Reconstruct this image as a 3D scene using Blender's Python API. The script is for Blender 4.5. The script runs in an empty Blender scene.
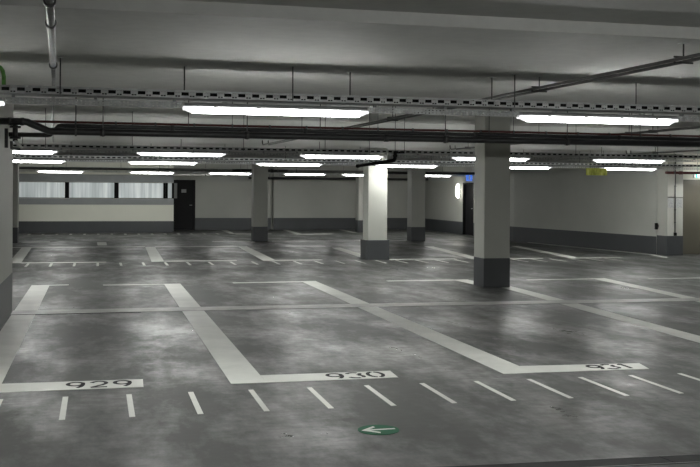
import bpy, bmesh, math, random
from mathutils import Vector, Matrix
random.seed(7)
sc = bpy.context.scene
C = sc.collection
PI = math.pi

# ------------------------------------------------------------------ materials
def new_mat(name):
    m = bpy.data.materials.new(name); m.use_nodes = True
    nt = m.node_tree
    return m, nt, nt.nodes['Principled BSDF']

def N(nt, t, **kw):
    n = nt.nodes.new(t)
    for k, v in kw.items(): setattr(n, k, v)
    return n

def coords(nt, scale=(1, 1, 1)):
    tc = N(nt, 'ShaderNodeTexCoord'); mp = N(nt, 'ShaderNodeMapping')
    mp.inputs['Scale'].default_value = scale
    nt.links.new(tc.outputs['Object'], mp.inputs['Vector'])
    return mp.outputs['Vector']

def noise(nt, vec, scale, detail=4, rough=0.55):
    n = N(nt, 'ShaderNodeTexNoise')
    n.inputs['Scale'].default_value = scale; n.inputs['Detail'].default_value = detail
    n.inputs['Roughness'].default_value = rough
    nt.links.new(vec, n.inputs['Vector'])
    return n.outputs['Fac']

def ramp(nt, fac, stops):
    r = N(nt, 'ShaderNodeValToRGB')
    el = r.color_ramp.elements
    while len(el) < len(stops): el.new(0.5)
    for e, (p, c) in zip(el, stops):
        e.position = p
        e.color = (c, c, c, 1) if not hasattr(c, '__len__') else (*c, 1)
    nt.links.new(fac, r.inputs['Fac'])
    return r.outputs['Color']

def mixc(nt, fac, a, b, mode='MIX'):
    m = N(nt, 'ShaderNodeMix', data_type='RGBA', blend_type=mode)
    for sock, v in ((m.inputs['Factor'], fac), (m.inputs['A'], a), (m.inputs['B'], b)):
        pass
    ins = [m.inputs[0], m.inputs[6], m.inputs[7]]
    for i, v in zip(ins, (fac, a, b)):
        if hasattr(v, 'links') or isinstance(v, bpy.types.NodeSocket): nt.links.new(v, i)
        elif hasattr(v, '__len__'): i.default_value = (*v, 1)
        else: i.default_value = v
    return m.outputs[2]

def paint(name, col, rough=0.6, metal=0.0, var=0.08, scale=3.0, spec=0.5, bump=0.0):
    m, nt, b = new_mat(name)
    v = coords(nt)
    f = noise(nt, v, scale)
    lo = tuple(max(0, c * (1 - var)) for c in col); hi = tuple(min(1, c * (1 + var)) for c in col)
    nt.links.new(ramp(nt, f, [(0.3, lo), (0.7, hi)]), b.inputs['Base Color'])
    b.inputs['Roughness'].default_value = rough; b.inputs['Metallic'].default_value = metal
    b.inputs['Specular IOR Level'].default_value = spec
    if bump:
        bp = N(nt, 'ShaderNodeBump'); bp.inputs['Strength'].default_value = bump
        bp.inputs['Distance'].default_value = 0.01
        nt.links.new(noise(nt, v, 60), bp.inputs['Height']); nt.links.new(bp.outputs['Normal'], b.inputs['Normal'])
    return m

def emit(name, col, strength, base=(0.8, 0.8, 0.8)):
    m, nt, b = new_mat(name)
    b.inputs['Base Color'].default_value = (*base, 1)
    b.inputs['Emission Color'].default_value = (*col, 1)
    b.inputs['Emission Strength'].default_value = strength
    b.inputs['Roughness'].default_value = 0.35
    return m

LAMP = 58.0
M = {}
M['wall'] = paint('wall_paint', (0.41, 0.415, 0.38), 0.7, var=0.05, scale=0.8)
M['column'] = paint('column_paint', (0.42, 0.425, 0.385), 0.7, var=0.05, scale=0.8)
M['cream'] = paint('cream_paint', (0.70, 0.70, 0.61), 0.7, var=0.03, scale=0.8)
M['dado'] = paint('grey_dado_paint', (0.052, 0.056, 0.060), 0.45, var=0.08, scale=1.5)
M['greytrim'] = paint('grey_trim_paint', (0.27, 0.28, 0.28), 0.6, var=0.05)
M['black'] = paint('black_pipe_coating', (0.018, 0.018, 0.019), 0.38, var=0.2, scale=6)
M['dark'] = paint('dark_door_paint', (0.008, 0.008, 0.009), 0.6, var=0.1, spec=0.2)
M['darksteel'] = paint('dark_steel', (0.10, 0.10, 0.10), 0.45, metal=0.6, var=0.15, scale=8)
M['galv'] = paint('galvanised_steel', (0.50, 0.51, 0.51), 0.45, metal=0.35, var=0.18, scale=14)
M['oldgalv'] = paint('weathered_galvanised_pipe', (0.17, 0.17, 0.165), 0.4, metal=0.5, var=0.3, scale=14)
M['mattblack'] = paint('matt_black_lagging', (0.012, 0.012, 0.012), 0.9, spec=0.0)
M['blackframe'] = paint('black_window_frame', (0.004, 0.004, 0.004), 0.7, spec=0.1)
M['tray'] = paint('tray_zinc', (0.30, 0.31, 0.31), 0.5, metal=0.6, var=0.2, scale=9)
M['greypipe'] = paint('grey_conduit', (0.17, 0.17, 0.165), 0.45, metal=0.2, var=0.15, scale=8)
M['pvc'] = paint('pale_conduit', (0.55, 0.55, 0.53), 0.45, var=0.05)
M['red'] = paint('red_pipe_paint', (0.075, 0.014, 0.012), 0.5, var=0.15, scale=8)
M['green_cable'] = paint('green_cable_jacket', (0.16, 0.42, 0.10), 0.45, var=0.3, scale=25)
M['housing'] = paint('lamp_housing_grey', (0.46, 0.46, 0.48), 0.45, var=0.03)
M['rod'] = paint('threaded_rod_zinc', (0.10, 0.10, 0.10), 0.5, metal=0.5, var=0.2, scale=30)
M['brown'] = paint('brown_door_paint', (0.105, 0.098, 0.076), 0.38, var=0.06, scale=1.2)
M['white'] = paint('white_plastic', (0.75, 0.75, 0.73), 0.4, var=0.03)
M['digit'] = paint('black_number_paint', (0.018, 0.018, 0.020), 0.7, var=0.5, scale=40, spec=0.15)
M['signgreen'] = paint('floor_sign_green', (0.008, 0.085, 0.04), 0.6, var=0.15, scale=12, spec=0.15)
M['bluesign'] = emit('blue_sign_face', (0.10, 0.25, 0.9), 0.55, (0.05, 0.15, 0.6))
M['exitgreen'] = emit('exit_sign_face', (0.0, 0.62, 0.42), 0.9, (0.0, 0.4, 0.3))
M['exitwhite'] = emit('exit_sign_white', (0.85, 1.0, 0.95), 0.9)
def make_diffuser():
    m, nt, b = new_mat('lamp_diffuser_lit')          # prismatic trough: brightest round the tube, dim at the rim
    tc = N(nt, 'ShaderNodeTexCoord'); sx = N(nt, 'ShaderNodeSeparateXYZ')
    nt.links.new(tc.outputs['Object'], sx.inputs[0])
    mr = N(nt, 'ShaderNodeMapRange', interpolation_type='SMOOTHSTEP')
    mr.inputs['From Min'].default_value = 0.076; mr.inputs['From Max'].default_value = 0.050
    mr.inputs['To Min'].default_value = LAMP * 0.03; mr.inputs['To Max'].default_value = LAMP
    nt.links.new(sx.outputs['Z'], mr.inputs['Value']); nt.links.new(mr.outputs['Result'], b.inputs['Emission Strength'])
    b.inputs['Emission Color'].default_value = (0.99, 1.0, 0.97, 1)
    b.inputs['Base Color'].default_value = (0.8, 0.8, 0.8, 1)
    return m
M['diffuser'] = make_diffuser()
M['capclear'] = emit('lamp_diffuser_end', (1.0, 1.0, 1.0), 1.0, (0.6, 0.6, 0.6))
M['walllamp'] = emit('wall_lamp_glass_lit', (1.0, 0.97, 0.85), 14.0)
M['rubber'] = paint('black_rubber', (0.010, 0.010, 0.010), 0.7, spec=0.15)
M['joint'] = paint('pale_joint_concrete', (0.34, 0.34, 0.325), 0.5, var=0.3, scale=3)
M['grate'] = paint('drain_steel', (0.016, 0.017, 0.017), 0.7, metal=0.0, var=0.3, scale=10, spec=0.15)

def make_ceiling_mat():
    m, nt, b = new_mat('ceiling_concrete')
    v = coords(nt)
    f1 = noise(nt, v, 0.5, 5); f2 = noise(nt, v, 9, 6)
    c1 = ramp(nt, f1, [(0.3, (0.62, 0.62, 0.60)), (0.7, (0.70, 0.70, 0.675))])
    c2 = ramp(nt, f2, [(0.35, 0.93), (0.65, 1.0)])
    nt.links.new(mixc(nt, 1.0, c1, c2, 'MULTIPLY'), b.inputs['Base Color'])
    b.inputs['Roughness'].default_value = 0.75
    return m
M['ceiling'] = make_ceiling_mat()

def make_floor_mat():
    m, nt, b = new_mat('floor_coating')
    v = coords(nt)
    v2 = coords(nt, (1.0, 0.45, 1))         # wear runs along the driving direction
    big = noise(nt, v, 0.55, 5, 0.6)
    mid = noise(nt, v2, 2.1, 7, 0.7)
    fine = noise(nt, coords(nt, (0.6, 1.3, 1)), 9, 5, 0.6)
    base = ramp(nt, big, [(0.35, (0.051, 0.053, 0.050)), (0.68, (0.060, 0.062, 0.059))])
    scuff = ramp(nt, mid, [(0.50, 0.0), (0.68, 1.0)])
    fcol = ramp(nt, fine, [(0.30, 0.35), (0.70, 1.0)])
    sm = N(nt, 'ShaderNodeMath', operation='MULTIPLY')
    nt.links.new(scuff, sm.inputs[0]); nt.links.new(fcol, sm.inputs[1])
    col = mixc(nt, sm.outputs[0], base, (0.098, 0.098, 0.094))
    nt.links.new(col, b.inputs['Base Color'])
    # gloss survives in patches only
    g = noise(nt, v2, 1.0, 8, 0.7)
    gl = ramp(nt, g, [(0.44, 0.10), (0.66, 1.0)])
    gm = N(nt, 'ShaderNodeMath', operation='MULTIPLY')
    nt.links.new(gl, gm.inputs[0]); nt.links.new(ramp(nt, fine, [(0.30, 0.6), (0.6, 1.0)]), gm.inputs[1])
    rr = N(nt, 'ShaderNodeMapRange'); rr.inputs['To Min'].default_value = 0.52; rr.inputs['To Max'].default_value = 0.25
    nt.links.new(gm.outputs[0], rr.inputs['Value']); nt.links.new(rr.outputs['Result'], b.inputs['Roughness'])
    sp = N(nt, 'ShaderNodeMapRange'); sp.inputs['To Min'].default_value = 0.10; sp.inputs['To Max'].default_value = 0.5
    nt.links.new(gm.outputs[0], sp.inputs['Value']); nt.links.new(sp.outputs['Result'], b.inputs['Specular IOR Level'])
    return m
M['floor'] = make_floor_mat()

def make_marking_mat():
    m, nt, b = new_mat('worn_white_road_paint')
    v = coords(nt)
    f = noise(nt, v, 2.0, 5, 0.6); g = noise(nt, v, 22, 5, 0.7)
    c = ramp(nt, f, [(0.3, (0.44, 0.45, 0.42)), (0.7, (0.56, 0.57, 0.53))])
    w = ramp(nt, g, [(0.64, 0.0), (0.82, 0.5)])
    nt.links.new(mixc(nt, w, c, (0.2, 0.2, 0.19)), b.inputs['Base Color'])
    b.inputs['Roughness'].default_value = 0.5; b.inputs['Specular IOR Level'].default_value = 0.4
    return m
M['marking'] = make_marking_mat()

def make_window_mat():
    m, nt, b = new_mat('frosted_glass_lit_behind')
    v = coords(nt, (1, 1, 0.04))
    f = noise(nt, v, 7.0, 4, 0.6)
    c = ramp(nt, f, [(0.25, (0.30, 0.34, 0.34)), (0.5, (0.46, 0.50, 0.50)), (0.75, (0.66, 0.69, 0.68))])
    nt.links.new(c, b.inputs['Emission Color']); b.inputs['Emission Strength'].default_value = 0.40
    nt.links.new(c, b.inputs['Base Color']); b.inputs['Roughness'].default_value = 0.3
    return m
M['window'] = make_window_mat()

def make_yellow_mat():
    m, nt, b = new_mat('yellow_green_sign_face')
    v = coords(nt, (1, 1, 0.5))
    f = noise(nt, v, 11, 3, 0.5)
    c = ramp(nt, f, [(0.38, (0.28, 0.30, 0.03)), (0.6, (0.55, 0.58, 0.10)), (0.78, (0.70, 0.72, 0.25))])
    nt.links.new(c, b.inputs['Base Color']); b.inputs['Roughness'].default_value = 0.5
    return m
M['yellow'] = make_yellow_mat()

def make_notice_mat():
    m, nt, b = new_mat('notice_print')
    v = coords(nt, (1, 1, 1))
    f = noise(nt, v, 70, 3, 0.6)
    c = ramp(nt, f, [(0.42, (0.24, 0.25, 0.25)), (0.55, (0.46, 0.47, 0.46))])
    nt.links.new(c, b.inputs['Base Color']); b.inputs['Roughness'].default_value = 0.4
    return m
M['notice'] = make_notice_mat()

# ------------------------------------------------------------------ mesh helpers
class MB:
    def __init__(s): s.v = []; s.f = []; s.sm = []
    def quad(s, *p, smooth=False):
        n = len(s.v); s.v += [tuple(q) for q in p]; s.f.append(tuple(range(n, n + len(p)))); s.sm.append(smooth); return s
    def box(s, x0, x1, y0, y1, z0, z1):
        n = len(s.v)
        s.v += [(x0,y0,z0),(x1,y0,z0),(x1,y1,z0),(x0,y1,z0),(x0,y0,z1),(x1,y0,z1),(x1,y1,z1),(x0,y1,z1)]
        for f in ((0,3,2,1),(4,5,6,7),(0,1,5,4),(1,2,6,5),(2,3,7,6),(3,0,4,7)):
            s.f.append(tuple(n + i for i in f)); s.sm.append(False)
        return s
    def prism(s, poly, z0, z1):            # convex or simple ccw polygon in XY
        n = len(s.v); k = len(poly)
        s.v += [(x, y, z0) for x, y in poly] + [(x, y, z1) for x, y in poly]
        s.f.append(tuple(n + i for i in reversed(range(k)))); s.sm.append(False)
        s.f.append(tuple(n + k + i for i in range(k))); s.sm.append(False)
        for i in range(k):
            j = (i + 1) % k
            s.f.append((n + i, n + j, n + k + j, n + k + i)); s.sm.append(False)
        return s
    def tube(s, pts, r, seg=12, caps=True):
        pts = [Vector(p) for p in pts]; n0 = len(s.v)
        rs = r if hasattr(r, '__len__') else [r] * len(pts)
        prev = None
        for i, p in enumerate(pts):
            if i == 0: d = pts[1] - p
            elif i == len(pts) - 1: d = p - pts[i - 1]
            else: d = (p - pts[i - 1]).normalized() + (pts[i + 1] - p).normalized()
            d.normalize()
            if prev is None:
                a = Vector((0, 0, 1)) if abs(d.z) < 0.9 else Vector((1, 0, 0))
                u = d.cross(a).normalized()
            else:
                u = (prev - d * prev.dot(d)).normalized()
            prev = u; w = d.cross(u)
            for k in range(seg):
                t = 2 * PI * k / seg
                s.v.append(tuple(p + (u * math.cos(t) + w * math.sin(t)) * rs[i]))
        for i in range(len(pts) - 1):
            for k in range(seg):
                a = n0 + i * seg + k; b = n0 + i * seg + (k + 1) % seg
                s.f.append((a, b, b + seg, a + seg)); s.sm.append(True)
        if caps:
            s.f.append(tuple(n0 + k for k in reversed(range(seg)))); s.sm.append(False)
            e = n0 + (len(pts) - 1) * seg
            s.f.append(tuple(e + k for k in range(seg))); s.sm.append(False)
        return s
    def loft(s, secs, smooth=False):        # list of equal-length closed sections, capped
        n0 = len(s.v); k = len(secs[0])
        for q in secs: s.v += [tuple(p) for p in q]
        for i in range(len(secs) - 1):
            for j in range(k):
                a = n0 + i * k + j; b = n0 + i * k + (j + 1) % k
                s.f.append((a, b, b + k, a + k)); s.sm.append(smooth)
        s.f.append(tuple(n0 + j for j in reversed(range(k)))); s.sm.append(False)
        e = n0 + (len(secs) - 1) * k
        s.f.append(tuple(e + j for j in range(k))); s.sm.append(False)
        return s
    def perf(s, x0, x1, z0, z1, y, period, holes):
        """sheet in the XZ plane with rectangular holes repeating every period"""
        xb = sorted({0.0, period} | {h[0] for h in holes} | {h[1] for h in holes})
        zb = sorted({0.0, z1 - z0} | {h[2] for h in holes} | {h[3] for h in holes})
        x = x0
        while x < x1 - 1e-6:
            for i in range(len(xb) - 1):
                a, b = xb[i], xb[i + 1]
                if x + a >= x1: break
                bb = min(b, x1 - x)
                for j in range(len(zb) - 1):
                    c, d = zb[j], zb[j + 1]
                    mx, mz = (a + b) / 2, (c + d) / 2
                    if any(h[0] < mx < h[1] and h[2] < mz < h[3] for h in holes): continue
                    s.quad((x + a, y, z0 + c), (x + bb, y, z0 + c), (x + bb, y, z0 + d), (x + a, y, z0 + d))
            x += period
        return s
    def build(s, name, mat, parent=None, weld=False, bevel=0, solid=0, origin=None):
        me = bpy.data.meshes.new(name)
        o_ = Vector(origin) if origin else Vector((0, 0, 0))
        me.from_pydata([tuple(Vector(v) - o_) for v in s.v], [], s.f)
        me.polygons.foreach_set('use_smooth', s.sm)
        bm = bmesh.new(); bm.from_mesh(me)
        if weld: bmesh.ops.remove_doubles(bm, verts=bm.verts, dist=1e-5)
        bmesh.ops.recalc_face_normals(bm, faces=bm.faces)
        bm.to_mesh(me); bm.free()
        me.materials.append(mat)
        ob = bpy.data.objects.new(name, me); C.objects.link(ob)
        ob.location = o_
        if bevel:
            bv = ob.modifiers.new('edge', 'BEVEL'); bv.width = bevel; bv.segments = 2; bv.limit_method = 'ANGLE'
        if solid:
            sd = ob.modifiers.new('sheet', 'SOLIDIFY'); sd.thickness = solid; sd.offset = 0
        if parent is not None:
            ob.parent = parent
            ob.location = o_ - wloc(parent)
        return ob

def wloc(o):
    l = Vector(o.location)
    while o.parent is not None:
        o = o.parent; l += Vector(o.location)
    return l

def tag(o, label=None, cat=None, group=None, kind=None):
    if label: o['label'] = label
    if cat: o['category'] = cat
    if group: o['group'] = group
    if kind: o['kind'] = kind
    return o

def root(name, label, cat, loc=(0, 0, 0), group=None):
    o = bpy.data.objects.new(name, None); C.objects.link(o); o.location = loc; o.empty_display_size = 0.1
    return tag(o, label, cat, group)

def P(mb, name, mat, parent, **k):          # a part: world-coordinate mesh under its thing
    return mb.build(name, mat, parent, origin=tuple(wloc(parent)), **k)

def copy_tree(o, parent=None):
    c = o.copy(); C.objects.link(c)
    if parent is not None: c.parent = parent
    for ch in list(o.children): copy_tree(ch, c)
    return c

ORD = ['first','second','third','fourth','fifth','sixth','seventh','eighth','ninth','tenth','eleventh','twelfth','thirteenth','fourteenth',
       'fifteenth','sixteenth','seventeenth','eighteenth','nineteenth','twentieth']
ORD += ['twenty-' + w for w in ORD[:9]] + ['thirtieth']

# ------------------------------------------------------------------ the setting
S = 'structure'
ZL, ZH = 2.80, 3.15           # low soffit, high ceiling
tag(MB().box(-6, 19, -6, 46, -0.2, 0).build('floor', M['floor']), 'dark grey coated concrete garage floor, scuffed and glossy in patches', 'floor', kind=S)
cl = MB()
cl.box(-6, 19, -6, 6.07, 2.88, 3.4)
cl.box(-6, 19, 6.07, 11.0, ZL, 3.4)
cl.box(-6, 19, 11.0, 20.0, ZH, 3.4)
cl.box(-6, 19, 20.0, 46, ZL, 3.4)
tag(cl.build('ceiling', M['ceiling']), 'grey concrete garage ceiling stepped down in wide flat beams', 'ceiling', kind=S)

w = MB()
w.box(-1.75, -1.165, 9.4, 14.85, 0, ZH)
wl = tag(w.build('wall_left', M['wall']), 'plain grey wall end at the left edge of the view', 'wall', kind=S)
tag(MB().box(-1.754, -1.161, 9.396, 14.854, 0, 0.55).build('baseboard_left', M['dado']), 'dark grey painted base of the left wall end', 'wall base', kind=S)

# back left wall with the window band
w = MB()
XA, XB, Yw = -6.0, 2.93, 40.4
w.box(XA, XB, Yw, 42.7, 0, 1.34)
w.box(XA, XB, Yw, 42.7, 1.98, ZL)
w.box(XA, -3.3, Yw, 42.7, 1.34, 1.98)
w.box(-3.3, XB, Yw + 0.3, 42.7, 1.34, 1.98)
tag(w.build('wall_back_left', M['cream']), 'cream wall below the lit window band at the back left', 'wall', kind=S)
tag(MB().box(XA, XB + 0.004, Yw - 0.006, Yw, 0, 0.45).build('baseboard_back_left', M['dado']), 'grey painted base of the cream wall under the windows', 'wall base', kind=S)
tag(MB().box(XA, XB, Yw - 0.02, Yw, 1.10, 1.335).build('trim_1', M['greytrim']), 'grey band directly below the lit windows', 'trim', kind=S)
tag(MB().box(XA, XB, Yw - 0.02, Yw, 1.985, 2.28).build('trim_2', M['greytrim']), 'grey band directly above the lit windows', 'trim', kind=S)
wins = [(-3.3, -2.99, 'sliver'), (-2.98, -1.25, 'leftmost'), (-1.09, 0.62, 'middle'), (0.79, 2.52, 'rightmost wide'), (2.70, 2.86, 'narrow')]
wins = wins[1:]
for i, (x0, x1, nm) in enumerate(wins):
    fr = MB()
    t = 0.02
    l = 0.05 if i else 0.05
    fr.box(x0 - 0.085, x0, Yw + 0.02, Yw + 0.16, 1.345, 1.975)
    fr.box(x1, x1 + 0.085, Yw + 0.02, Yw + 0.16, 1.345, 1.975)
    fr.box(x0, x1, Yw + 0.02, Yw + 0.16, 1.345, 1.345 + t)
    fr.box(x0, x1, Yw + 0.02, Yw + 0.16, 1.975 - 0.012, 1.975)
    o = fr.build('window_%d' % (i + 1), M['blackframe'])
    tag(o, ['leftmost wide lit frosted window beside the left pillar', 'second wide lit frosted window from the left', 'third wide lit frosted window, beside the narrow pane',
            'narrow lit window pane next to the dark door recess'][i], 'window', kind=S)
    MB().box(x0, x1, Yw + 0.09, Yw + 0.10, 1.345 + t, 1.963).build('pane', M['window'], o)

# back wall, centre
w = MB()
w.box(4.0, 7.25, 42.7, 42.9, 0, ZL)
w.box(7.36, 14.1, 42.7, 42.9, 0, ZL)
w.box(2.93, 4.0, 42.7, 42.9, 2.12, ZL)
w.box(7.25, 7.36, 42.95, 43.1, 0, ZL)
tag(w.build('wall_back', M['wall']), 'grey back wall behind the row of far columns', 'wall', kind=S)
b = MB(); b.box(4.0, 7.25, 42.694, 42.7, 0, 0.51); b.box(7.36, 14.1, 42.694, 42.7, 0, 0.51)
tag(b.build('baseboard_back', M['dado']), 'dark painted base of the grey back wall', 'wall base', kind=S)
# door 1 (dark, back left)
d = MB().box(3.06, 3.94, 42.72, 42.78, 0.01, 2.08).build('door_1', M['dark'])
tag(d, 'dark steel door in the recess right of the lit windows', 'door', kind=S)
fr = MB(); fr.box(2.94, 3.06, 42.66, 42.82, 0, 2.12); fr.box(3.94, 4.0, 42.66, 42.82, 0, 2.12); fr.box(3.06, 3.94, 42.66, 42.82, 2.08, 2.12)
fr.build('frame', M['dark'], d)
MB().box(3.09, 3.24, 42.70, 42.72, 1.34, 1.98).build('glazed_strip', M['greytrim'], d)
h = MB(); h.tube([(3.86, 42.72, 1.05), (3.86, 42.66, 1.05), (3.76, 42.66, 1.05)], 0.012, 8); h.build('handle', M['galv'], d)
sg = tag(MB().box(3.42, 3.62, 42.70, 42.718, 1.58, 1.72).build('door_sign', M['greytrim']), 'small grey plate on the dark door beside the windows', 'sign')
# right wall
w = MB()
w.prism([(14.1, 42.9), (14.1, 37.50), (14.4, 37.50), (14.4, 42.9)], 0, ZL)
w.prism([(14.1, 36.36), (14.1, 32.5), (15.2, 25.1), (15.5, 25.1), (14.4, 32.6), (14.4, 36.36)], 0, ZL)
w.box(14.1, 14.4, 36.36, 37.50, 2.06, ZL)
tag(w.build('wall_right', M['wall']), 'long grey side wall on the right running to the back', 'wall', kind=S)
b = MB()
b.prism([(14.1, 42.69), (14.092, 42.69), (14.092, 37.50), (14.1, 37.50)], 0, 0.50)
b.prism([(14.1, 36.36), (14.092, 36.36), (14.092, 32.5), (15.192, 25.1), (15.2, 25.1), (14.1, 32.5)], 0, 0.50)
tag(b.build('baseboard_right', M['dado']), 'dark painted base of the long right side wall', 'wall base', kind=S)
d = MB().box(14.18, 14.24, 36.42, 37.44, 0.01, 2.0).build('door_2', M['dark'])
tag(d, 'dark door in the right side wall under the blue sign', 'door', kind=S)
fr = MB(); fr.box(14.08, 14.3, 36.36, 36.42, 0, 2.06); fr.box(14.08, 14.3, 37.44, 37.50, 0, 2.06); fr.box(14.08, 14.3, 36.42, 37.44, 2.0, 2.06)
fr.build('frame', M['dark'], d)
h = MB(); h.tube([(14.18, 36.52, 1.05), (14.12, 36.52, 1.05), (14.12, 36.64, 1.05)], 0.012, 8); h.build('handle', M['galv'], d)
# wall with the brown door
w = MB()
w.box(15.7, 15.84, 24.85, 25.1, 0, ZL); w.box(15.84, 16.9, 24.85, 25.1, 2.10, ZL); w.box(16.9, 19, 24.85, 25.1, 0, ZL)
tag(w.build('wall_front_right', M['cream']), 'cream wall around the brown door at the right edge', 'wall', kind=S)
d = MB().box(15.86, 16.88, 24.88, 24.94, 0.01, 2.08).build('door_3', M['brown'])
tag(d, 'brown steel door at the right edge beside the white pillar', 'door', kind=S)
fr = MB(); fr.box(15.84, 15.86, 24.845, 24.98, 0, 2.1); fr.box(16.88, 16.9, 24.845, 24.98, 0, 2.1); fr.box(15.86, 16.88, 24.845, 24.98, 2.08, 2.1)
fr.build('frame', M['brown'], d)
h = MB(); h.tube([(16.78, 24.88, 1.05), (16.78, 24.82, 1.05), (16.66, 24.82, 1.05)], 0.012, 8); h.build('handle', M['galv'], d)
# enclosing walls out of view
w = MB(); w.box(-6.2, -6, -6, 46, 0, 3.4); tag(w.build('wall_far_left', M['wall']), 'grey side wall of the garage hidden beyond the left pier', 'wall', kind=S)
w = MB(); w.box(19, 19.2, -6, 46, 0, 3.4); tag(w.build('wall_far_right', M['wall']), 'grey side wall beyond the right edge of the view', 'wall', kind=S)
w = MB(); w.box(-6, 19, -6.2, -6, 0, 3.4); tag(w.build('wall_rear', M['wall']), 'grey wall behind the viewpoint', 'wall', kind=S)

# ------------------------------------------------------------------ columns
def column(x0, x1, y0, y1, zt, label, dz=0.49, proud=0.004, mat='column'):
    o = tag(MB().box(x0, x1, y0, y1, 0, zt).build('column', M[mat], bevel=0.012, origin=((x0 + x1) / 2, (y0 + y1) / 2, 0)), label, 'column', 'square concrete columns', 'thing')
    p = MB().box(x0 - proud, x1 + proud, y0 - proud, y1 + proud, 0.0, dz)
    q = P(p, 'painted_base', M['dado'], o, bevel=0.006); q['label'] = 'dark grey painted base'
    return o
column(6.76, 7.26, 16.9, 17.4, ZH, 'nearest and largest square concrete column, right of centre', 0.53)
column(6.57, 7.07, 24.2, 24.7, ZL, 'bright column with a projecting dark base behind the black elbow pipe', 0.49, 0.05)
column(5.05, 5.53, 33.2, 33.7, ZL, 'grey column standing alone left of centre before the back wall')
column(10.39, 10.88, 32.6, 33.1, ZL, 'grey column between the bright column and the round wall lamp')
column(10.45, 10.95, 40.0, 40.5, ZL, 'farthest column, mostly hidden behind the bright column')
column(-2.95, -2.45, 33.1, 33.6, ZL, 'sliver of a dark column beside the left wall end')
o = column(15.2, 15.69, 24.56, 25.08, ZL, 'white pillar with two notices beside the brown door', 0.54)

# ------------------------------------------------------------------ ceiling lamps
LL = 1.6
def lamp_sec(x, k, zb):
    hw = 0.062 * k; zb = zb + 0.024
    return [(x, -hw, 0.076), (x, -hw * 0.98, 0.05), (x, -hw * 0.74, zb + 0.010), (x, -hw * 0.42, zb), (x, hw * 0.42, zb), (x, hw * 0.74, zb + 0.010), (x, hw * 0.98, 0.05), (x, hw, 0.076)]
def make_lamp():
    r = root('ceiling_lamp', 'x', 'ceiling lamp', (0, 0, 0))
    MB().loft([lamp_sec(0.075, 1, 0.0), lamp_sec(LL - 0.075, 1, 0.0)]).build('diffuser', M['diffuser'], r)['label'] = 'glowing white diffuser'
    for a, b_ in ((0.0, 0.075), (LL, LL - 0.075)):
        s = [lamp_sec(a, 0.94, 0.034), lamp_sec((a + b_) / 2, 0.98, 0.013), lamp_sec(b_, 1, 0.0)]
        MB().loft(s).build('end_cap', M['capclear'], r)['label'] = 'clear tapered end'
    h = MB()
    def hs(x, k): return [(x, -0.072 * k, 0.076), (x, 0.072 * k, 0.076), (x, 0.068 * k, 0.095), (x, 0.045 * k, 0.108), (x, -0.045 * k, 0.108), (x, -0.068 * k, 0.095)]
    h.loft([hs(0.01, 0.85), hs(0.08, 1), hs(LL - 0.08, 1), hs(LL - 0.01, 0.85)])
    h.build('housing', M['housing'], r)
    for k in range(4):
        x = 0.25 + k * 0.366
        MB().box(x, x + 0.03, -0.076, -0.072, 0.066, 0.088).build('clip', M['galv'], r)
    for x in (0.35, LL - 0.35):
        MB().box(x - 0.02, x + 0.02, -0.02, 0.02, 0.108, 0.128).build('bracket', M['galv'], r)
    return r
ZLAMP = 2.372
rows = [
  (2.7, [0.70, 3.70, 6.70], 'lamp row just above the viewpoint'),
  (8.5, [-2.34, 0.69, 3.735, 6.77, 9.81], 'nearest row'),
  (18.5, [-2.31, 0.68, 3.70, 6.73, 9.76, 12.79], 'second row'),
  (23.75, [-2.33, 0.67, 3.67, 6.63, 9.71, 12.75, 15.80], 'third row'),
  (37.0, [-2.10, 1.10, 3.95, 6.76, 9.0, 11.8], 'farthest row'),
]
look = {
 (1, 0): 'fluorescent lamp cut off at the left edge under the nearest tray',
 (1, 1): 'largest glowing fluorescent lamp, left of centre under the nearest tray',
 (1, 2): 'large glowing fluorescent lamp at upper right under the nearest tray',
}
DZ = [0.0, -0.008, -0.048, -0.08, -0.11]       # each row hangs a little lower
proto = None
n_l = 0
for ri, (yy, xs, nm) in enumerate(rows):
    for k, x in enumerate(xs):
        if proto is None: o = proto = make_lamp()
        else: o = copy_tree(proto)
        o.location = (x, yy, ZLAMP + DZ[ri])
        vis = look.get((ri, k))
        if not vis:
            if ri == 0: vis = 'fluorescent lamp over the near aisle behind the viewpoint, %s from the left' % ORD[k]
            else: vis = 'glowing fluorescent lamp, %s from the left in the %s' % (ORD[k], nm)
        tag(o, vis, 'ceiling lamp', 'fluorescent lamps of the ' + nm)

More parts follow.
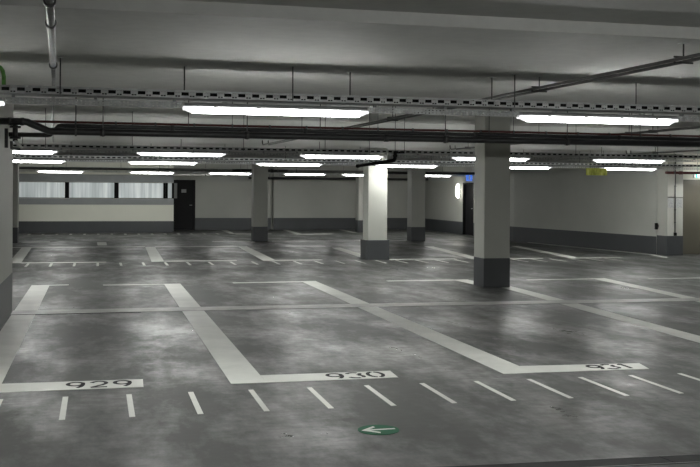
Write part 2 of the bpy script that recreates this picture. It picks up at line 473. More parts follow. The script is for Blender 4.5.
# ------------------------------------------------------------------ cable trays with perforated sides
def tray(y, x0, x1, lamps, label, rods, fine=True, depth=0.23, zc=ZL, dz=0.0):
    z0, z1 = 2.502 + dz, 2.566 + dz
    t = root('cable_tray', label, 'cable tray', (x0, y, z0), 'cable trays over the lamp rows')
    per = 0.118
    if fine:
        holes = [(0.008, 0.068, 0.020, 0.048), (0.076, 0.092, 0.046, 0.056), (0.098, 0.114, 0.046, 0.056), (0.076, 0.092, 0.010, 0.020), (0.098, 0.114, 0.010, 0.020)]
    else:
        holes = [(0.010, 0.080, 0.018, 0.046)]
    for yy in (y - depth / 2, y + depth / 2):
        P(MB().perf(x0, x1, z0, z1, yy, per, holes), 'side_flange', M['galv'], t, solid=0.002)
    P(MB().box(x0, x1, y - depth / 2, y + depth / 2, z0, z0 + 0.003), 'bottom_plate', M['tray'], t)
    for q, rq in ((-0.075, 0.024), (-0.025, 0.020), (0.025, 0.026), (0.075, 0.022)):
        P(MB().tube([(x0, y + q, z0 + 0.004 + rq), (x1, y + q, z0 + 0.004 + rq)], rq, 8), 'cable', M['rubber'], t)
    hr = [(0.006, 0.018, 0.008, 0.018), (0.006, 0.018, 0.032, 0.042)] if fine else [(0.006, 0.03, 0.012, 0.038)]
    pr = 0.034 if fine else 0.06
    ends = [x0] + [v for l in lamps for v in (l - 0.012, l + LL + 0.012)] + [x1]
    for i in range(0, len(ends), 2):
        a, b_ = ends[i], ends[i + 1]
        if b_ - a < 0.2: continue
        rl = MB().perf(a, b_, 2.425 + dz, 2.476 + dz, y - 0.03, pr, hr)
        rl.quad(*[(px, y + py, 2.476 + dz) for px, py in ((a, -0.03), (b_, -0.03), (b_, 0.03), (a, 0.03))])
        P(rl, 'mounting_rail', M['galv'], t, solid=0.002)
        hb = MB()
        for q in (a + 0.06, (a + b_) / 2, b_ - 0.06): hb.box(q - 0.012, q + 0.012, y - 0.02, y + 0.02, 2.477 + dz, z0)
        P(hb, 'rail_hanger', M['tray'], t)
    for x, dy in rods:
        P(MB().tube([(x, y + dy, z0), (x, y + dy, zc)], 0.0055, 8), 'hanger_rod', M['rod'], t)
        P(MB().box(x - 0.02, x + 0.02, y + dy - 0.02, y + dy + 0.02, zc - 0.006, zc), 'ceiling_plate', M['galv'], t)
    return t
d2 = 0.135
tray(8.5, -3.0, 11.4, rows[1][1], 'nearest perforated cable tray spanning the full width above the two big lamps',
     [(-0.30, -d2), (0.71, d2), (1.60, -d2), (2.17, d2), (3.52, d2), (3.63, -d2), (5.0, d2), (6.4, -d2), (-1.6, d2)])
tray(2.7, -1.0, 9.0, rows[0][1], 'perforated cable tray over the near aisle, out of frame above the viewpoint', [(x, d2 * (-1) ** i) for i, x in enumerate((0.2, 2.6, 5.5, 8.4))], False, zc=2.88)
tray(18.5, -3.0, 15.0, rows[2][1], 'second perforated cable tray, above the second row of lamps', [(x, d2 * (-1) ** i) for i, x in enumerate((-2.6, -0.9, 0.6, 2.6, 4.2, 5.7, 7.9, 9.3, 11.3, 12.4))], False, zc=ZH, dz=DZ[2])
tray(23.75, -3.0, 18.0, rows[3][1], 'third perforated cable tray, above the third row of lamps', [(x, d2 * (-1) ** i) for i, x in enumerate((-2.5, -0.6, 1.2, 2.9, 4.4, 6.2, 8.6, 10.5, 12.2, 14.2))], False, dz=DZ[3])
tray(37.0, -4.5, 14.0, rows[4][1], 'farthest perforated cable tray, close to the back wall', [(x, d2 * (-1) ** i) for i, x in enumerate((-3.2, -1.1, 0.8, 3.2, 5.4, 8.0, 10.9, 13.0))], False, dz=DZ[4])
# ------------------------------------------------------------------ pipes
def arc(c, r, a0, a1, ax, n=6):
    """arc points about c in plane ax: 'xz'"""
    out = []
    for i in range(n + 1):
        a = math.radians(a0 + (a1 - a0) * i / n)
        out.append((c[0] + r * math.cos(a), c[1], c[2] + r * math.sin(a)))
    return out

yp = 12.6
# lower straight black pipe
zq = 2.425
ya = yp - 0.1
za = 2.535
t = root('drain_pipe', 'thicker black pipe that bends down near the left wall end', 'pipe', (-1.16, ya, za), 'pair of black pipes')
P(MB().tube([(-1.155, ya, za), (-0.86, ya, za), (-0.82, ya, za - 0.004), (-0.785, ya, za - 0.022), (-0.62, ya, zq + 0.022), (-0.585, ya, zq + 0.004), (-0.545, ya, zq), (15.0, ya, zq)], 0.042, 16), 'pipe_run', M['black'], t)
for x in (0.05, 1.81, 3.63, 4.45, 6.2, 8.4, 10.4):
    P(MB().tube([(x - 0.03, ya, zq), (x + 0.03, ya, zq)], 0.049, 16), 'coupling', M['black'], t)
for x in (-1.02, -0.88):
    P(MB().tube([(x - 0.02, ya, za), (x + 0.02, ya, za)], 0.048, 16), 'coupling', M['black'], t)
for x in (-0.264, 0.054, 1.812, 4.445, 6.2, 8.4, 10.9):
    P(MB().tube([(x, ya, zq + 0.04), (x, ya, ZH)], 0.0065, 8), 'hanger_rod', M['rod'], t)
    P(MB().tube([(x - 0.012, ya, zq), (x + 0.012, ya, zq)], 0.053, 16), 'pipe_clamp', M['darksteel'], t)
zu = 2.508
yb = yp + 0.12
t = root('drain_pipe', 'thinner black pipe running just above the thick black pipe', 'pipe', (-1.05, yb, 2.39), 'pair of black pipes')
P(MB().tube([(-1.05, yb, 2.39), (-0.60, yb, 2.39), (-0.57, yb, 2.395), (-0.47, yb, zu - 0.005), (-0.44, yb, zu), (15.0, yb, zu)], 0.028, 14), 'pipe_run', M['black'], t)
for x in (0.9, 2.6, 4.95, 7.1, 9.4):
    P(MB().tube([(x - 0.025, yb, zu), (x + 0.025, yb, zu)], 0.034, 14), 'coupling', M['black'], t)
    P(MB().tube([(x + 0.2, yb, zu), (x + 0.2, yb, ZH)], 0.0055, 8), 'hanger_rod', M['rod'], t)
# valve group at the left
t = root('valve_assembly', 'black flanged valve with pale lever beside the left wall end', 'valve', (-0.95, ya, 2.25))
P(MB().tube([(-0.96, ya + 0.02, 2.30), (-0.96, ya + 0.02, 2.50)], 0.03, 12), 'body', M['black'], t)
for z in (2.34, 2.47):
    P(MB().tube([(-0.96, ya + 0.02, z - 0.012), (-0.96, ya + 0.02, z + 0.012)], 0.065, 16), 'flange', M['black'], t)
P(MB().tube([(-1.06, ya + 0.02, 2.22), (-1.06, ya + 0.02, 2.45)], 0.022, 10), 'side_pipe', M['black'], t)
P(MB().tube([(-0.96, ya, 2.30), (-0.93, ya - 0.02, 2.28), (-0.88, ya - 0.03, 2.22)], 0.017, 10), 'lever', M['pvc'], t)['label'] = 'pale lever'
P(MB().tube([(-1.0, ya + 0.02, 2.30), (-1.0, ya + 0.02, 2.22), (-0.9, ya + 0.02, 2.2)], 0.02, 10), 'outlet', M['darksteel'], t)

# red sprinkler pipe
yr, zr = 14.0, 2.635
t = root('sprinkler_pipe', 'thin red pipe running behind the black pipes', 'pipe', (-0.6, yr, zr))
P(MB().tube([(-1.15, yr, zr), (13.0, yr, zr)], 0.017, 10), 'pipe_run', M['red'], t)
x = -0.3
while x < 10.5:
    P(MB().tube([(x - 0.012, yr, zr), (x + 0.012, yr, zr)], 0.024, 10), 'clip', M['darksteel'], t)
    if int((x + 0.3) / 0.53 + 0.5) % 4 == 0:
        P(MB().tube([(x, yr, zr + 0.017), (x, yr, ZH)], 0.004, 6), 'hanger_rod', M['rod'], t)
    x += 0.53

# galvanised pipe along the ceiling at left
t = root('galvanised_pipe', 'grey metal pipe running front to back at upper left', 'pipe', (-0.2, 4.0, 2.72))
pl = [(-0.20, 4.0, 2.72), (-0.352, 8.3, 2.72), (-0.39, 9.3, 2.72), (-0.62, 14.5, 2.72), (-0.92, 22.0, 2.72)]
P(MB().tube(pl[:2], 0.024, 14), 'pipe_run', M['oldgalv'], t)
P(MB().tube(pl[1:], 0.017, 12), 'thin_run', M['oldgalv'], t)
def along(a, b_, k0, k1): 
    a, b_ = Vector(a), Vector(b_)
    return [tuple(a.lerp(b_, k0)), tuple(a.lerp(b_, k1))]
for k in (0.33, 0.5, 0.985):
    P(MB().tube(along(pl[0], pl[1], k - 0.006, k + 0.01), 0.033, 14), 'coupling', M['darksteel'], t)
for p in ((-0.236, 5.0, ZL + 0.08), (-0.31, 7.1, ZL), (-0.42, 10.0, ZL)):
    P(MB().tube([(p[0], p[1], 2.72), p], 0.006, 8), 'hanger_rod', M['rod'], t)

# green cable dropping into the nearest tray
t = tag(MB().tube([(-0.95, 8.45, 2.72), (-0.80, 8.45, 2.72), (-0.765, 8.45, 2.71), (-0.745, 8.45, 2.68), (-0.738, 8.45, 2.64), (-0.738, 8.45, 2.51)], 0.016, 12).build('earth_cable', M['green_cable'], origin=(-0.738, 8.45, 2.51)),
        'green cable hooked down into the tray at the upper left edge', 'cable')
MB().tube([(-1.3, 8.45, 2.72), (-0.93, 8.45, 2.72)], 0.02, 12).build('conduit', M['black'], t, origin=tuple(wloc(t)))

# twin conduits running to the back
def twin(p0, p1, z, label, clamps, gap=0.062, end=True):
    t = root('conduit_pair', label, 'conduit', (p0[0], p0[1], z), 'twin conduits running front to back')
    a = Vector((p0[0], p0[1], z)); b_ = Vector((p1[0], p1[1], z))
    dr = (b_ - a).normalized(); sd = Vector((dr.y, -dr.x, 0))
    for k in (-1, 1):
        q0, q1 = a + sd * gap * k, b_ + sd * gap * k
        pts = [tuple(q0), tuple(q1)]
        if end: pts = [tuple(q0), tuple(q1 - dr * 0.08), tuple(q1 - dr * 0.02 + Vector((0, 0, 0.02))), tuple(q1 + Vector((0, 0, 0.09)))]
        P(MB().tube(pts, 0.0125, 10), 'conduit_run', M['greypipe'], t)
    for c in clamps:
        m = a.lerp(b_, c)
        mb = MB(); s1 = m - sd * (gap + 0.015); s2 = m + sd * (gap + 0.015)
        mb.tube([tuple(s1 + Vector((0, 0, -0.02))), tuple(s2 + Vector((0, 0, -0.02)))], 0.007, 8)
        mb.tube([tuple(s1 + Vector((0, 0, 0.02))), tuple(s2 + Vector((0, 0, 0.02)))], 0.007, 8)
        P(mb, 'clamp', M['darksteel'], t)
        zt = ZL if (6.07 < m.y < 11 or m.y > 20) else (2.88 if m.y < 6.07 else ZH)
        P(MB().tube([tuple(m), (m.x, m.y, zt)], 0.006, 8), 'hanger_rod', M['rod'], t)
        P(MB().box(m.x - 0.025, m.x + 0.025, m.y - 0.025, m.y + 0.025, zt - 0.008, zt), 'ceiling_plate', M['galv'], t)
    return t
twin((4.222, 0.6), (3.40, 20.8), 2.68, 'long twin dark conduits crossing diagonally at upper right above the nearest tray', (0.05, 0.28, 0.388, 0.52, 0.592, 0.84))
twin((8.45, 10.8), (7.78, 21.4), 2.68, 'twin conduits at the right edge passing behind the black pipes', (0.28, 0.34, 0.62, 0.92))
twin((12.9, 16.5), (12.52, 21.97), 2.66, 'short twin conduits high at the far right before the second lamp row', (0.3, 0.8))

# black elbow pipe in front of the bright column
t = root('elbow_pipe', 'black elbow pipe hanging in front of the bright column', 'pipe', (3.85, 12.9, 2.15))
pts = [(4.235, 16.3, 2.15), (3.885, 13.05, 2.15), (3.872, 12.94, 2.155), (3.867, 12.89, 2.17), (3.865, 12.87, 2.20), (3.865, 12.87, 2.27)]
P(MB().tube(pts, 0.025, 14), 'pipe_run', M['mattblack'], t)
P(MB().tube(along(pts[0], pts[1], 0.0, 0.03), 0.032, 14), 'end_cap', M['mattblack'], t)
P(MB().tube(along(pts[0], pts[1], 0.5, 0.52), 0.030, 14), 'coupling', M['mattblack'], t)
P(MB().tube([(3.865, 12.87, 2.20), (3.865, 12.87, 2.225)], 0.032, 14), 'coupling', M['mattblack'], t)
P(MB().tube([(3.865, 12.87, 2.255), (3.99, 12.87, 2.255)], 0.013, 12), 'branch', M['mattblack'], t)
for q in ((3.865, 12.87, 2.27), (4.10, 15.05, 2.17)):
    P(MB().tube([q, (q[0], q[1], ZH)], 0.0045, 8), 'hanger_rod', M['rod'], t)

# further conduits and pipes among the far trays
def run(name, x0, x1, y, z, r, mat, label, zc=ZL, rods=(), sleeve=()):
    t = root(name, label, 'pipe' if 'pipe' in name else 'conduit', (x0, y, z))
    P(MB().tube([(x0, y, z), (x1, y, z)], r, 12), 'pipe_run', M[mat], t)
    for x in rods:
        P(MB().tube([(x, y, z), (x, y, zc)], 0.006, 8), 'hanger_rod', M['rod'], t)
        P(MB().tube([(x - 0.02, y, z), (x + 0.02, y, z)], r * 1.2, 12), 'pipe_clamp', M['darksteel'], t)
    for x in sleeve:
        P(MB().tube([(x - 0.05, y, z), (x + 0.05, y, z)], r * 1.3, 12), 'coupling', M[mat], t)
    return t
run('pale_conduit', -2.6, 14.3, 21.4, 2.60, 0.03, 'pvc', 'pale conduit running across just behind the second lamp row', rods=(-1.5, 1.7, 4.7, 8.6, 11.5), sleeve=(0.4, 3.2, 9.4))
run('grey_conduit', -2.4, 14.6, 26.2, 2.47, 0.04, 'greypipe', 'thick grey conduit running across behind the third lamp row', rods=(-1.2, 2.4, 5.9, 9.2, 12.4), sleeve=(0.9, 7.7))
run('pale_conduit', -3.4, 14.2, 28.8, 2.56, 0.035, 'pvc', 'pale conduit running across above the grey conduit, farther back', rods=(-2.0, 2.0, 6.0, 9.8, 13.0), sleeve=(4.2,))
run('black_pipe', 4.5, 6.45, 34.6, 2.395, 0.05, 'black', 'short black pipe passing high beside the lone column', rods=(4.8, 6.1), sleeve=(5.9,))
run('black_pipe', 9.4, 14.0, 34.6, 2.37, 0.045, 'black', 'black pipe crossing high between the bright column and side wall', rods=(9.6, 12.2), sleeve=(11.4,))
run('grey_conduit', -3.6, 13.9, 35.8, 2.42, 0.045, 'greypipe', 'grey conduit crossing in front of the farthest lamp row', rods=(-1.5, 2.1, 7.0, 11.6), sleeve=(3.6,))
run('pale_conduit', 2.4, 4.25, 38.6, 2.28, 0.03, 'pvc', 'short pale conduit joining two far lamps near the dark door', rods=(2.6, 4.0), sleeve=(3.4,))
run('black_pipe', 6.1, 14.0, 41.6, 2.22, 0.05, 'black', 'black pipe along the top of the back wall', rods=(7.0, 10.2, 13.0))
t = run('red_pipe', 14.55, 18.5, 23.6, 2.26, 0.035, 'red', 'short red pipe above the white pillar and brown door', rods=(14.8, 16.6), sleeve=(15.0,))

# ------------------------------------------------------------------ signs, wall lamp, pillar fittings
t = root('oval_wall_lamp', 'oval glowing lamp on the side wall left of the dark door', 'wall lamp', (14.1, 37.95, 1.73))
def oval(o, k=0.45):
    for v_ in o.data.vertices: v_.co.y *= k
    return o
mb = MB(); mb.tube([(14.1, 37.95, 1.73), (14.06, 37.95, 1.73)], 0.31, 32); oval(P(mb, 'base', M['white'], t))
mb = MB()
pr = [(0.29, 0.0), (0.285, 0.04), (0.25, 0.08), (0.18, 0.108), (0.09, 0.122), (0.02, 0.125)]
mb.tube([(14.06 - d_ * 0.8, 37.95, 1.73) for r_, d_ in pr], [r_ for r_, d_ in pr], 32); oval(P(mb, 'glass', M['walllamp'], t))
t = tag(MB().box(13.84, 14.08, 36.47, 36.53, 2.12, 2.40).build('blue_sign', M['bluesign'], bevel=0.01, origin=(14.08, 36.5, 2.12)), 'small blue lit sign above the dark door in the side wall', 'sign')
mb = MB(); mb.box(13.93, 14.00, 36.463, 36.47, 2.17, 2.29); mb.box(13.945, 13.985, 36.463, 36.47, 2.30, 2.35)
mb.build('pictogram', M['white'], t, origin=tuple(wloc(t)))
MB().box(14.08, 14.1, 36.45, 36.55, 2.2, 2.32).build('wall_bracket', M['white'], t, origin=tuple(wloc(t)))

t = root('hanging_sign', 'yellow green rectangular sign hanging beside the last lamp at right', 'sign', (12.38, 23.3, 2.16))
P(MB().box(12.09, 12.675, 23.29, 23.31, 2.162, 2.347), 'panel', M['yellow'], t)
for x in (12.2, 12.57): P(MB().tube([(x, 23.3, 2.347), (x, 23.3, ZL)], 0.005, 8), 'hanger_rod', M['rod'], t)

t = root('exit_sign', 'green lit exit sign above the brown door, cut by the right edge', 'sign', (16.000, 24.2, 2.14))
P(MB().box(15.780, 16.280, 24.17, 24.25, 2.135, 2.315), 'box', M['white'], t, bevel=0.006)
P(MB().box(15.830, 16.270, 24.163, 24.172, 2.145, 2.305), 'face', M['exitgreen'], t)
mb = MB(); mb.prism([(0, 0)] * 3, 0, 0) if False else None
mb.box(15.870, 15.970, 24.158, 24.163, 2.16, 2.29)
mb.box(16.020, 16.045, 24.158, 24.163, 2.255, 2.28); mb.box(16.005, 16.050, 24.158, 24.163, 2.205, 2.25)
mb.quad((16.005, 24.160, 2.205), (16.025, 24.160, 2.205), (16.005, 24.160, 2.16), (15.988, 24.160, 2.16))
mb.quad((16.030, 24.160, 2.205), (16.050, 24.160, 2.205), (16.085, 24.160, 2.165), (16.065, 24.160, 2.165))
mb.box(16.120, 16.200, 24.158, 24.163, 2.215, 2.235)
mb.quad((16.200, 24.160, 2.19), (16.240, 24.160, 2.225), (16.200, 24.160, 2.26))
P(mb, 'pictogram', M['exitwhite'], t)
for x in (15.900, 16.150): P(MB().tube([(x, 24.21, 2.315), (x, 24.21, ZL)], 0.005, 8), 'hanger_rod', M['rod'], t)

yf = 24.56
for i, (x0, x1, lb) in enumerate(((15.215, 15.40, 'left of the two pale notices on the white pillar'), (15.46, 15.66, 'right of the two pale notices on the white pillar'))):
    n = tag(MB().box(x0, x1, yf - 0.012, yf, 1.315, 1.575).build('notice_board', M['notice'], origin=((x0 + x1) / 2, yf, 1.315)), lb, 'notice', 'notices on the white pillar')
t = root('pillar_cable', 'dark cable conduit running down the front of the white pillar', 'cable', (15.435, yf - 0.015, 0.5))
P(MB().tube([(15.435, yf - 0.016, 0.62), (15.435, yf - 0.016, ZL)], 0.014, 10), 'conduit_run', M['darksteel'], t)
P(MB().box(15.40, 15.475, yf - 0.05, yf, 0.545, 0.63), 'socket', M['rubber'], t, bevel=0.006)
P(MB().tube([(15.21, yf - 0.012, 1.605), (15.67, yf - 0.012, 1.605)], 0.009, 8), 'cross_cable', M['darksteel'], t)
for z in (0.9, 1.25, 1.9, 2.3): P(MB().box(15.412, 15.458, yf - 0.034, yf, z, z + 0.02), 'clip', M['darksteel'], t)
t = tag(MB().box(15.10, 15.17, 24.96, 25.04, 0.70, 0.88).build('alarm_box', M['rubber'], bevel=0.01, origin=(15.13, 25.0, 0.7)), 'small black box on the side wall just left of the white pillar', 'switch box')
MB().box(15.17, 15.20, 24.98, 25.02, 0.76, 0.84).build('mounting_plate', M['darksteel'], t, origin=tuple(wloc(t)))

# ------------------------------------------------------------------ floor: joint, drain, paint
HZ = 0.003
tag(MB().prism([(-1.155, 14.44), (3.64, 14.41), (9.4, 14.21), (18, 14.0), (18, 14.4), (9.66, 14.60), (3.75, 14.83), (-1.155, 14.91)], 0.0, 0.0045).build('expansion_joint', M['joint'], origin=(3, 14.5, 0)),
    'pale expansion joint strip crossing the whole floor between the parking bays', 'floor joint')
j = bpy.data.objects['expansion_joint']
MB().prism([(-1.155, 14.40), (0.6, 14.40), (0.6, 14.43), (-1.155, 14.44)], 0.0, 0.004).build('seal', M['rubber'], j, origin=tuple(wloc(j)))
t = root('floor_drain', 'dark steel drain channel at the bottom right corner', 'drain', (3.2, 5.85, 0))
def lin(x): return 5.95 + (x - 2.63) * (-0.055)
P(MB().prism([(1.8, lin(1.8) - 0.16), (6.0, lin(6.0) - 0.16), (6.0, lin(6.0)), (1.8, lin(1.8))], 0.0, 0.004), 'channel', M['grate'], t)
P(MB().prism([(1.8, lin(1.8)), (6.0, lin(6.0)), (6.0, lin(6.0) + 0.008), (1.8, lin(1.8) + 0.008)], 0.0, 0.006), 'edge_rail', M['darksteel'], t)
P(MB().prism([(1.8, lin(1.8) - 0.172), (6.0, lin(6.0) - 0.175), (6.0, lin(6.0) - 0.16), (1.8, lin(1.8) - 0.16)], 0.0, 0.006), 'edge_rail', M['darksteel'], t)
P(MB().prism([(3.62, lin(3.62) - 0.16), (3.66, lin(3.66) - 0.16), (3.64, lin(3.64)), (3.60, lin(3.60))], 0.0, 0.0055), 'gap', M['rubber'], t)

def marking(name, polys, label, cat, group=None, z=HZ):
    mb = MB()
    cx = sum(p[0] for p in polys[0]) / len(polys[0]); cy = sum(p[1] for p in polys[0]) / len(polys[0])
    for k, q in enumerate(polys): mb.prism(q, 0.0, z + 0.0003 * k)
    return tag(mb.build(name, M['marking'], origin=(cx, cy, 0)), label, cat, group, 'thing')

GB = 'painted parking bay lines'
m929 = marking('bay_marking', [[(-1.14, 8.96), (-0.82, 8.96), (-0.825, 14.39), (-1.14, 14.39)], [(-1.14, 14.93), (-0.825, 14.93), (-0.83, 18.75), (-1.14, 18.75)], [(-0.82, 8.98), (0.40, 8.98), (0.41, 9.34), (-0.82, 9.38)], [(-0.83, 18.62), (-0.5, 18.66), (-0.5, 18.76), (-0.83, 18.75)]],
               'white bay line with the number 929 at bottom left', 'bay marking', GB)
m930 = marking('bay_marking', [[(1.17, 8.96), (1.49, 8.94), (1.485, 14.41), (1.175, 14.41)], [(1.175, 14.88), (1.485, 14.88), (1.48, 18.6), (1.18, 18.6)], [(1.49, 8.94), (2.73, 8.94), (2.75, 9.28), (1.49, 9.30)], [(0.1, 18.48), (1.18, 18.46), (1.18, 18.58), (0.1, 18.62)]],
               'white bay line with the number 930 near the centre', 'bay marking', GB)
m931 = marking('bay_marking', [[(3.77, 8.90), (4.09, 8.90), (4.06, 14.38), (3.765, 14.39)], [(3.765, 14.84), (4.06, 14.84), (4.04, 18.7), (3.76, 18.7)], [(4.09, 8.90), (5.29, 8.85), (5.36, 9.16), (4.08, 9.26)], [(2.45, 18.52), (3.76, 18.52), (3.76, 18.66), (2.45, 18.66)]],
               'white bay line with the number 931 at right of centre', 'bay marking', GB)
marking('bay_marking', [[(6.72, 8.9), (7.02, 8.9), (7.26, 14.25), (6.97, 14.27)], [(6.99, 14.74), (7.28, 14.72), (7.37, 17.50), (7.27, 17.50), (7.27, 16.88), (7.09, 16.88)], [(6.80, 17.42), (7.37, 17.42), (7.37, 17.52), (7.10, 17.52), (7.05, 18.5), (6.76, 18.5)], [(5.4, 18.38), (6.77, 18.38), (6.77, 18.53), (5.4, 18.53)]],
        'white bay line running from the nearest column to the right edge', 'bay marking', GB)
marking('bay_marking', [[(9.1, 8.9), (9.38, 8.9), (9.56, 14.18), (9.29, 14.19)], [(9.33, 14.63), (9.60, 14.62), (9.92, 18.3), (9.64, 18.3)], [(8.2, 18.16), (9.66, 18.16), (9.66, 18.28), (8.2, 18.28)]],
        'white bay line at far right reaching the right edge, right of the nearest column', 'bay marking', GB)
marking('bay_marking', [[(10.75, 18.0), (13.0, 17.95), (13.0, 18.07), (10.75, 18.12)]], 'short thin white bay line at the right edge before the aisle', 'bay marking', GB)

# second block of bays
marking('bay_marking', [[(-2.0, 24.3), (-1.72, 24.3), (-1.86, 30.5), (-2.14, 30.5)], [(-1.72, 24.25), (0.2, 24.2), (0.2, 24.42), (-1.72, 24.45)]],
        'farther white bay line beside the left wall end', 'bay marking', GB)
marking('bay_marking', [[(1.25, 24.25), (1.55, 24.3), (1.66, 30.4), (1.38, 30.4)], [(1.55, 24.3), (3.3, 24.3), (3.3, 24.5), (1.55, 24.52)]],
        'farther white bay line below the dark door, left of the lone column', 'bay marking', GB)
marking('bay_marking', [[(3.93, 24.2), (4.25, 24.2), (4.42, 30.4), (4.14, 30.4)], [(4.25, 24.2), (5.42, 24.2), (5.42, 24.42), (4.25, 24.42)]],
        'farther white bay line in front of the lone column left of centre', 'bay marking', GB)
marking('bay_marking', [[(6.60, 24.9), (6.9, 24.9), (7.10, 29.3), (6.83, 29.3)], [(7.12, 24.1), (8.9, 24.05), (8.9, 24.25), (7.12, 24.3)]],
        'farther white bay line running into the bright column base', 'bay marking', GB)
marking('bay_marking', [[(9.3, 24.1), (9.6, 24.1), (10.14, 29.6), (9.86, 29.6)], [(9.6, 23.95), (11.2, 23.9), (11.2, 24.1), (9.6, 24.15)]],
        'farther white bay line between bright column and nearest column', 'bay marking', GB)
marking('bay_marking', [[(11.98, 23.83), (12.28, 23.9), (12.96, 29.5), (12.70, 29.5)], [(12.28, 23.85), (13.5, 23.9), (13.5, 24.08), (12.28, 24.1)]],
        'farther white bay line right of the nearest column before the side wall', 'bay marking', GB)
marking('bay_marking', [[(14.62, 23.8), (14.80, 23.8), (15.05, 25.0), (14.25, 31.5), (14.1, 31.4), (14.88, 25.0)]], 'thin white line along the foot of the right side wall', 'bay marking', GB)
marking('cross_line', [[(-2.4, 30.5), (1.38, 30.45), (1.38, 30.7), (-2.4, 30.75)]], 'thin white line across the left floor far in front of the windows', 'floor line', 'thin far floor lines')
marking('cross_line', [[(1.66, 30.3), (4.14, 30.3), (4.14, 30.5), (1.66, 30.5)]], 'thin white line across the floor left of the lone column', 'floor line', 'thin far floor lines')
marking('cross_line', [[(5.6, 30.2), (6.83, 30.1), (6.83, 30.3), (5.6, 30.4)]], 'thin white line across the floor right of the lone column', 'floor line', 'thin far floor lines')
marking('floor_patch', [[(0.0, 31.4), (0.28, 31.4), (0.27, 33.2), (-0.02, 33.2)]], 'small white painted rectangle on the far left floor', 'floor patch')
marking('floor_patch', [[(-2.35, 33.3), (-2.08, 33.3), (-1.5, 33.6), (-1.5, 33.8), (-2.3, 33.8)]], 'small white painted corner mark on the floor by the sliver column', 'floor patch')
# third block
marking('bay_marking', [[(7.5, 38.1), (7.75, 38.1), (7.95, 42.4), (7.72, 42.4)], [(7.75, 38.1), (9.0, 38.3), (9.0, 38.7), (7.75, 38.5)]], 'farthest white bay line at the back wall right of the lone column', 'bay marking', GB)
marking('bay_marking', [[(10.0, 39.2), (10.25, 39.2), (10.42, 42.4), (10.2, 42.4)]], 'farthest white bay line left of the farthest column', 'bay marking', GB)
marking('bay_marking', [[(5.0, 39.0), (5.2, 39.0), (5.3, 42.2), (5.05, 42.2)], [(5.2, 38.6), (6.6, 38.6), (6.6, 38.9), (5.2, 39.0)]], 'farthest white bay line behind the lone column', 'bay marking', GB)
marking('cross_line', [[(3.7, 33.3), (4.95, 33.2), (4.95, 33.45), (3.7, 33.55)]], 'thin white line ending at the left foot of the lone column', 'floor line', 'thin far floor lines')
marking('cross_line', [[(5.7, 33.3), (10.3, 32.9), (10.3, 33.1), (5.7, 33.5)]], 'thin white line between the lone column and the column beyond the bright one', 'floor line', 'thin far floor lines')

# numbers: stroked digits
def stroke(mb, pts, w_, z):
    """flat ribbon of width w_ along pts, as thin solid segments"""
    pts = [Vector((x, y)) for x, y in pts]
    L, R_ = [], []
    for i, p in enumerate(pts):
        a = pts[max(0, i - 1)]; b_ = pts[min(len(pts) - 1, i + 1)]
        d_ = (b_ - a).normalized(); n = Vector((-d_.y, d_.x)) * w_ / 2
        L.append(p + n); R_.append(p - n)
    for i in range(len(pts) - 1):
        mb.prism([tuple(R_[i]), tuple(R_[i + 1]), tuple(L[i + 1]), tuple(L[i])], 0.0, z)
def ell(cx, cy, rx, ry, a0, a1, n=18):
    return [(cx + rx * math.cos(math.radians(a0 + (a1 - a0) * i / n)), cy + ry * math.sin(math.radians(a0 + (a1 - a0) * i / n))) for i in range(n + 1)]
def digit_strokes(c):                       # unit box 1 x 1
    if c == '9': return [ell(0.5, 0.66, 0.40, 0.28, 20, 340), ell(0.35, 0.62, 0.55, 0.62, 20, -62, 12)]
    if c == '2': return [ell(0.5, 0.68, 0.38, 0.28, 165, -20, 14) + [(0.72, 0.42), (0.35, 0.2), (0.10, 0.05)], [(0.08, 0.05), (0.92, 0.05)]]
    if c == '3': return [ell(0.47, 0.74, 0.38, 0.23, 160, 45, 9), ell(0.47, 0.74, 0.38, 0.23, 20, -70, 7), ell(0.47, 0.27, 0.42, 0.25, 60, -40, 7), ell(0.47, 0.27, 0.42, 0.25, -70, -165, 8)]
    if c == '0': return [ell(0.5, 0.5, 0.42, 0.46, 100, 260, 14), ell(0.5, 0.5, 0.42, 0.46, 280, 440, 14)]
    if c == '1': return [[(0.5, 0.02), (0.5, 0.98)], [(0.5, 0.96), (0.25, 0.80)]]
def number(parent, s, x0, y0, w_, h_, pitch):
    for i, c in enumerate(s):
        mb = MB()
        for st in digit_strokes(c):
            stroke(mb, [(x0 + i * pitch + px * w_, y0 + py * h_) for px, py in st], 0.036, 0.0052)
        o = P(mb, 'digit', M['digit'], parent)
        o['label'] = 'black painted digit %s' % c
number(m929, '929', -0.265, 9.03, 0.165, 0.29, 0.203)
number(m930, '930', 2.085, 8.98, 0.165, 0.27, 0.195)
number(m931, '931', 4.73, 8.91, 0.15, 0.25, 0.165)

# short floor ticks
def ticks(x0, n, dx, y0, y1, wd, rowname, group, dyx=0.0, skip=()):
    k = 0
    first = None
    for i in range(n):
        if i in skip: continue
        x = x0 + dx * i
        if first is None:
            o = first = MB().prism([(-wd / 2, 0), (wd / 2, 0), (wd / 2, y1 - y0), (-wd / 2, y1 - y0)], 0.0, HZ).build('floor_tick', M['marking'])
        else:
            o = first.copy(); C.objects.link(o)
        o.location = (x, y0 + dyx * i, 0)
        tag(o, 'short white floor tick, %s from the left in the %s' % (ORD[k], rowname), 'floor tick', group, 'thing')
        k += 1
ticks(-0.77, 13, 0.518, 7.84, 8.70, 0.045, 'nearest row', 'floor ticks of the nearest row', -0.011)
ticks(-1.54, 29, 0.515, 23.15, 24.1, 0.055, 'middle row', 'floor ticks of the middle row', -0.012)
ticks(-2.48, 15, 0.50, 38.6, 39.4, 0.09, 'far row before the windows', 'floor ticks of the far row')

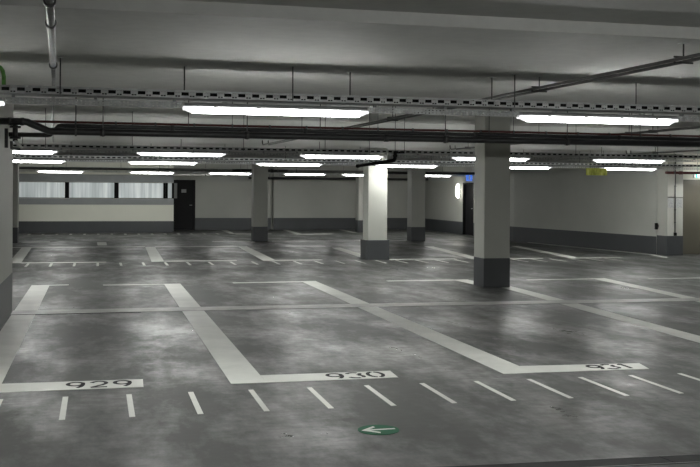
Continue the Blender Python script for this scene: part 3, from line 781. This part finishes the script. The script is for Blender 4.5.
# green arrow disc on the floor
t = tag(MB().prism([(1.995 + 0.152 * math.cos(2 * PI * k / 40), 7.015 + 0.152 * math.sin(2 * PI * k / 40)) for k in range(40)], 0.0, 0.003).build('arrow_disc', M['signgreen'], origin=(1.995, 7.015, 0)),
        'round green floor sign with a white arrow pointing left', 'floor sign')
mb = MB()
cx, cy = 1.995, 7.015
mb.prism([(cx - 0.10, cy - 0.016), (cx + 0.125, cy - 0.010), (cx + 0.125, cy + 0.018), (cx - 0.10, cy + 0.016)], 0.0, 0.0042)
mb.prism([(cx - 0.128, cy), (cx - 0.015, cy - 0.105), (cx - 0.005, cy - 0.075), (cx - 0.085, cy)], 0.0, 0.0043)
mb.prism([(cx - 0.128, cy), (cx - 0.085, cy), (cx - 0.005, cy + 0.075), (cx - 0.015, cy + 0.105)], 0.0, 0.0044)
P(mb, 'arrow', M['marking'], t)['label'] = 'white arrow pointing left'

# ------------------------------------------------------------------ camera
f = 1000.0
cam = bpy.data.cameras.new('camera'); co = bpy.data.objects.new('camera', cam); C.objects.link(co)
cam.sensor_width = 36; cam.sensor_fit = 'HORIZONTAL'; cam.lens = 36 * f / 700
cam.shift_y = -(233.5 - 189.75) / 700
th = math.atan(252 / f); roll = 0.0069
Fv = Vector((math.sin(th), math.cos(th), 0)); Rv = Vector((math.cos(th), -math.sin(th), 0)); Uv = Vector((0, 0, 1))
r2 = Rv * math.cos(roll) + Uv * math.sin(roll); u2 = Uv * math.cos(roll) - Rv * math.sin(roll)
# image right = e1 where world R projects to (cos, -sin) in (right, up)
r2 = Rv * math.cos(roll) + Uv * math.sin(roll)
u2 = -Rv * math.sin(roll) + Uv * math.cos(roll)
mat = Matrix((r2, u2, -Fv)).transposed().to_4x4()
mat.translation = Vector((0, 0, 1.75))
co.matrix_world = mat
cam.clip_end = 200
sc.camera = co

wd = bpy.data.worlds.new('world'); sc.world = wd; wd.use_nodes = True
wd.node_tree.nodes['Background'].inputs[0].default_value = (0, 0, 0, 1)
sc.view_settings.view_transform = 'Standard'; sc.view_settings.look = 'None'
sc.view_settings.gamma = 1; sc.view_settings.exposure = 0.38
sc.view_settings.use_curve_mapping = False
sc.cycles.use_denoising = True
sc.cycles.seed = 11
sc.cycles.filter_width = 1.5
sc.cycles.max_bounces = 10; sc.cycles.diffuse_bounces = 6
sc.cycles.caustics_reflective = False; sc.cycles.caustics_refractive = False
sc.cycles.sample_clamp_indirect = 0
sc.cycles.sample_clamp_direct = 24
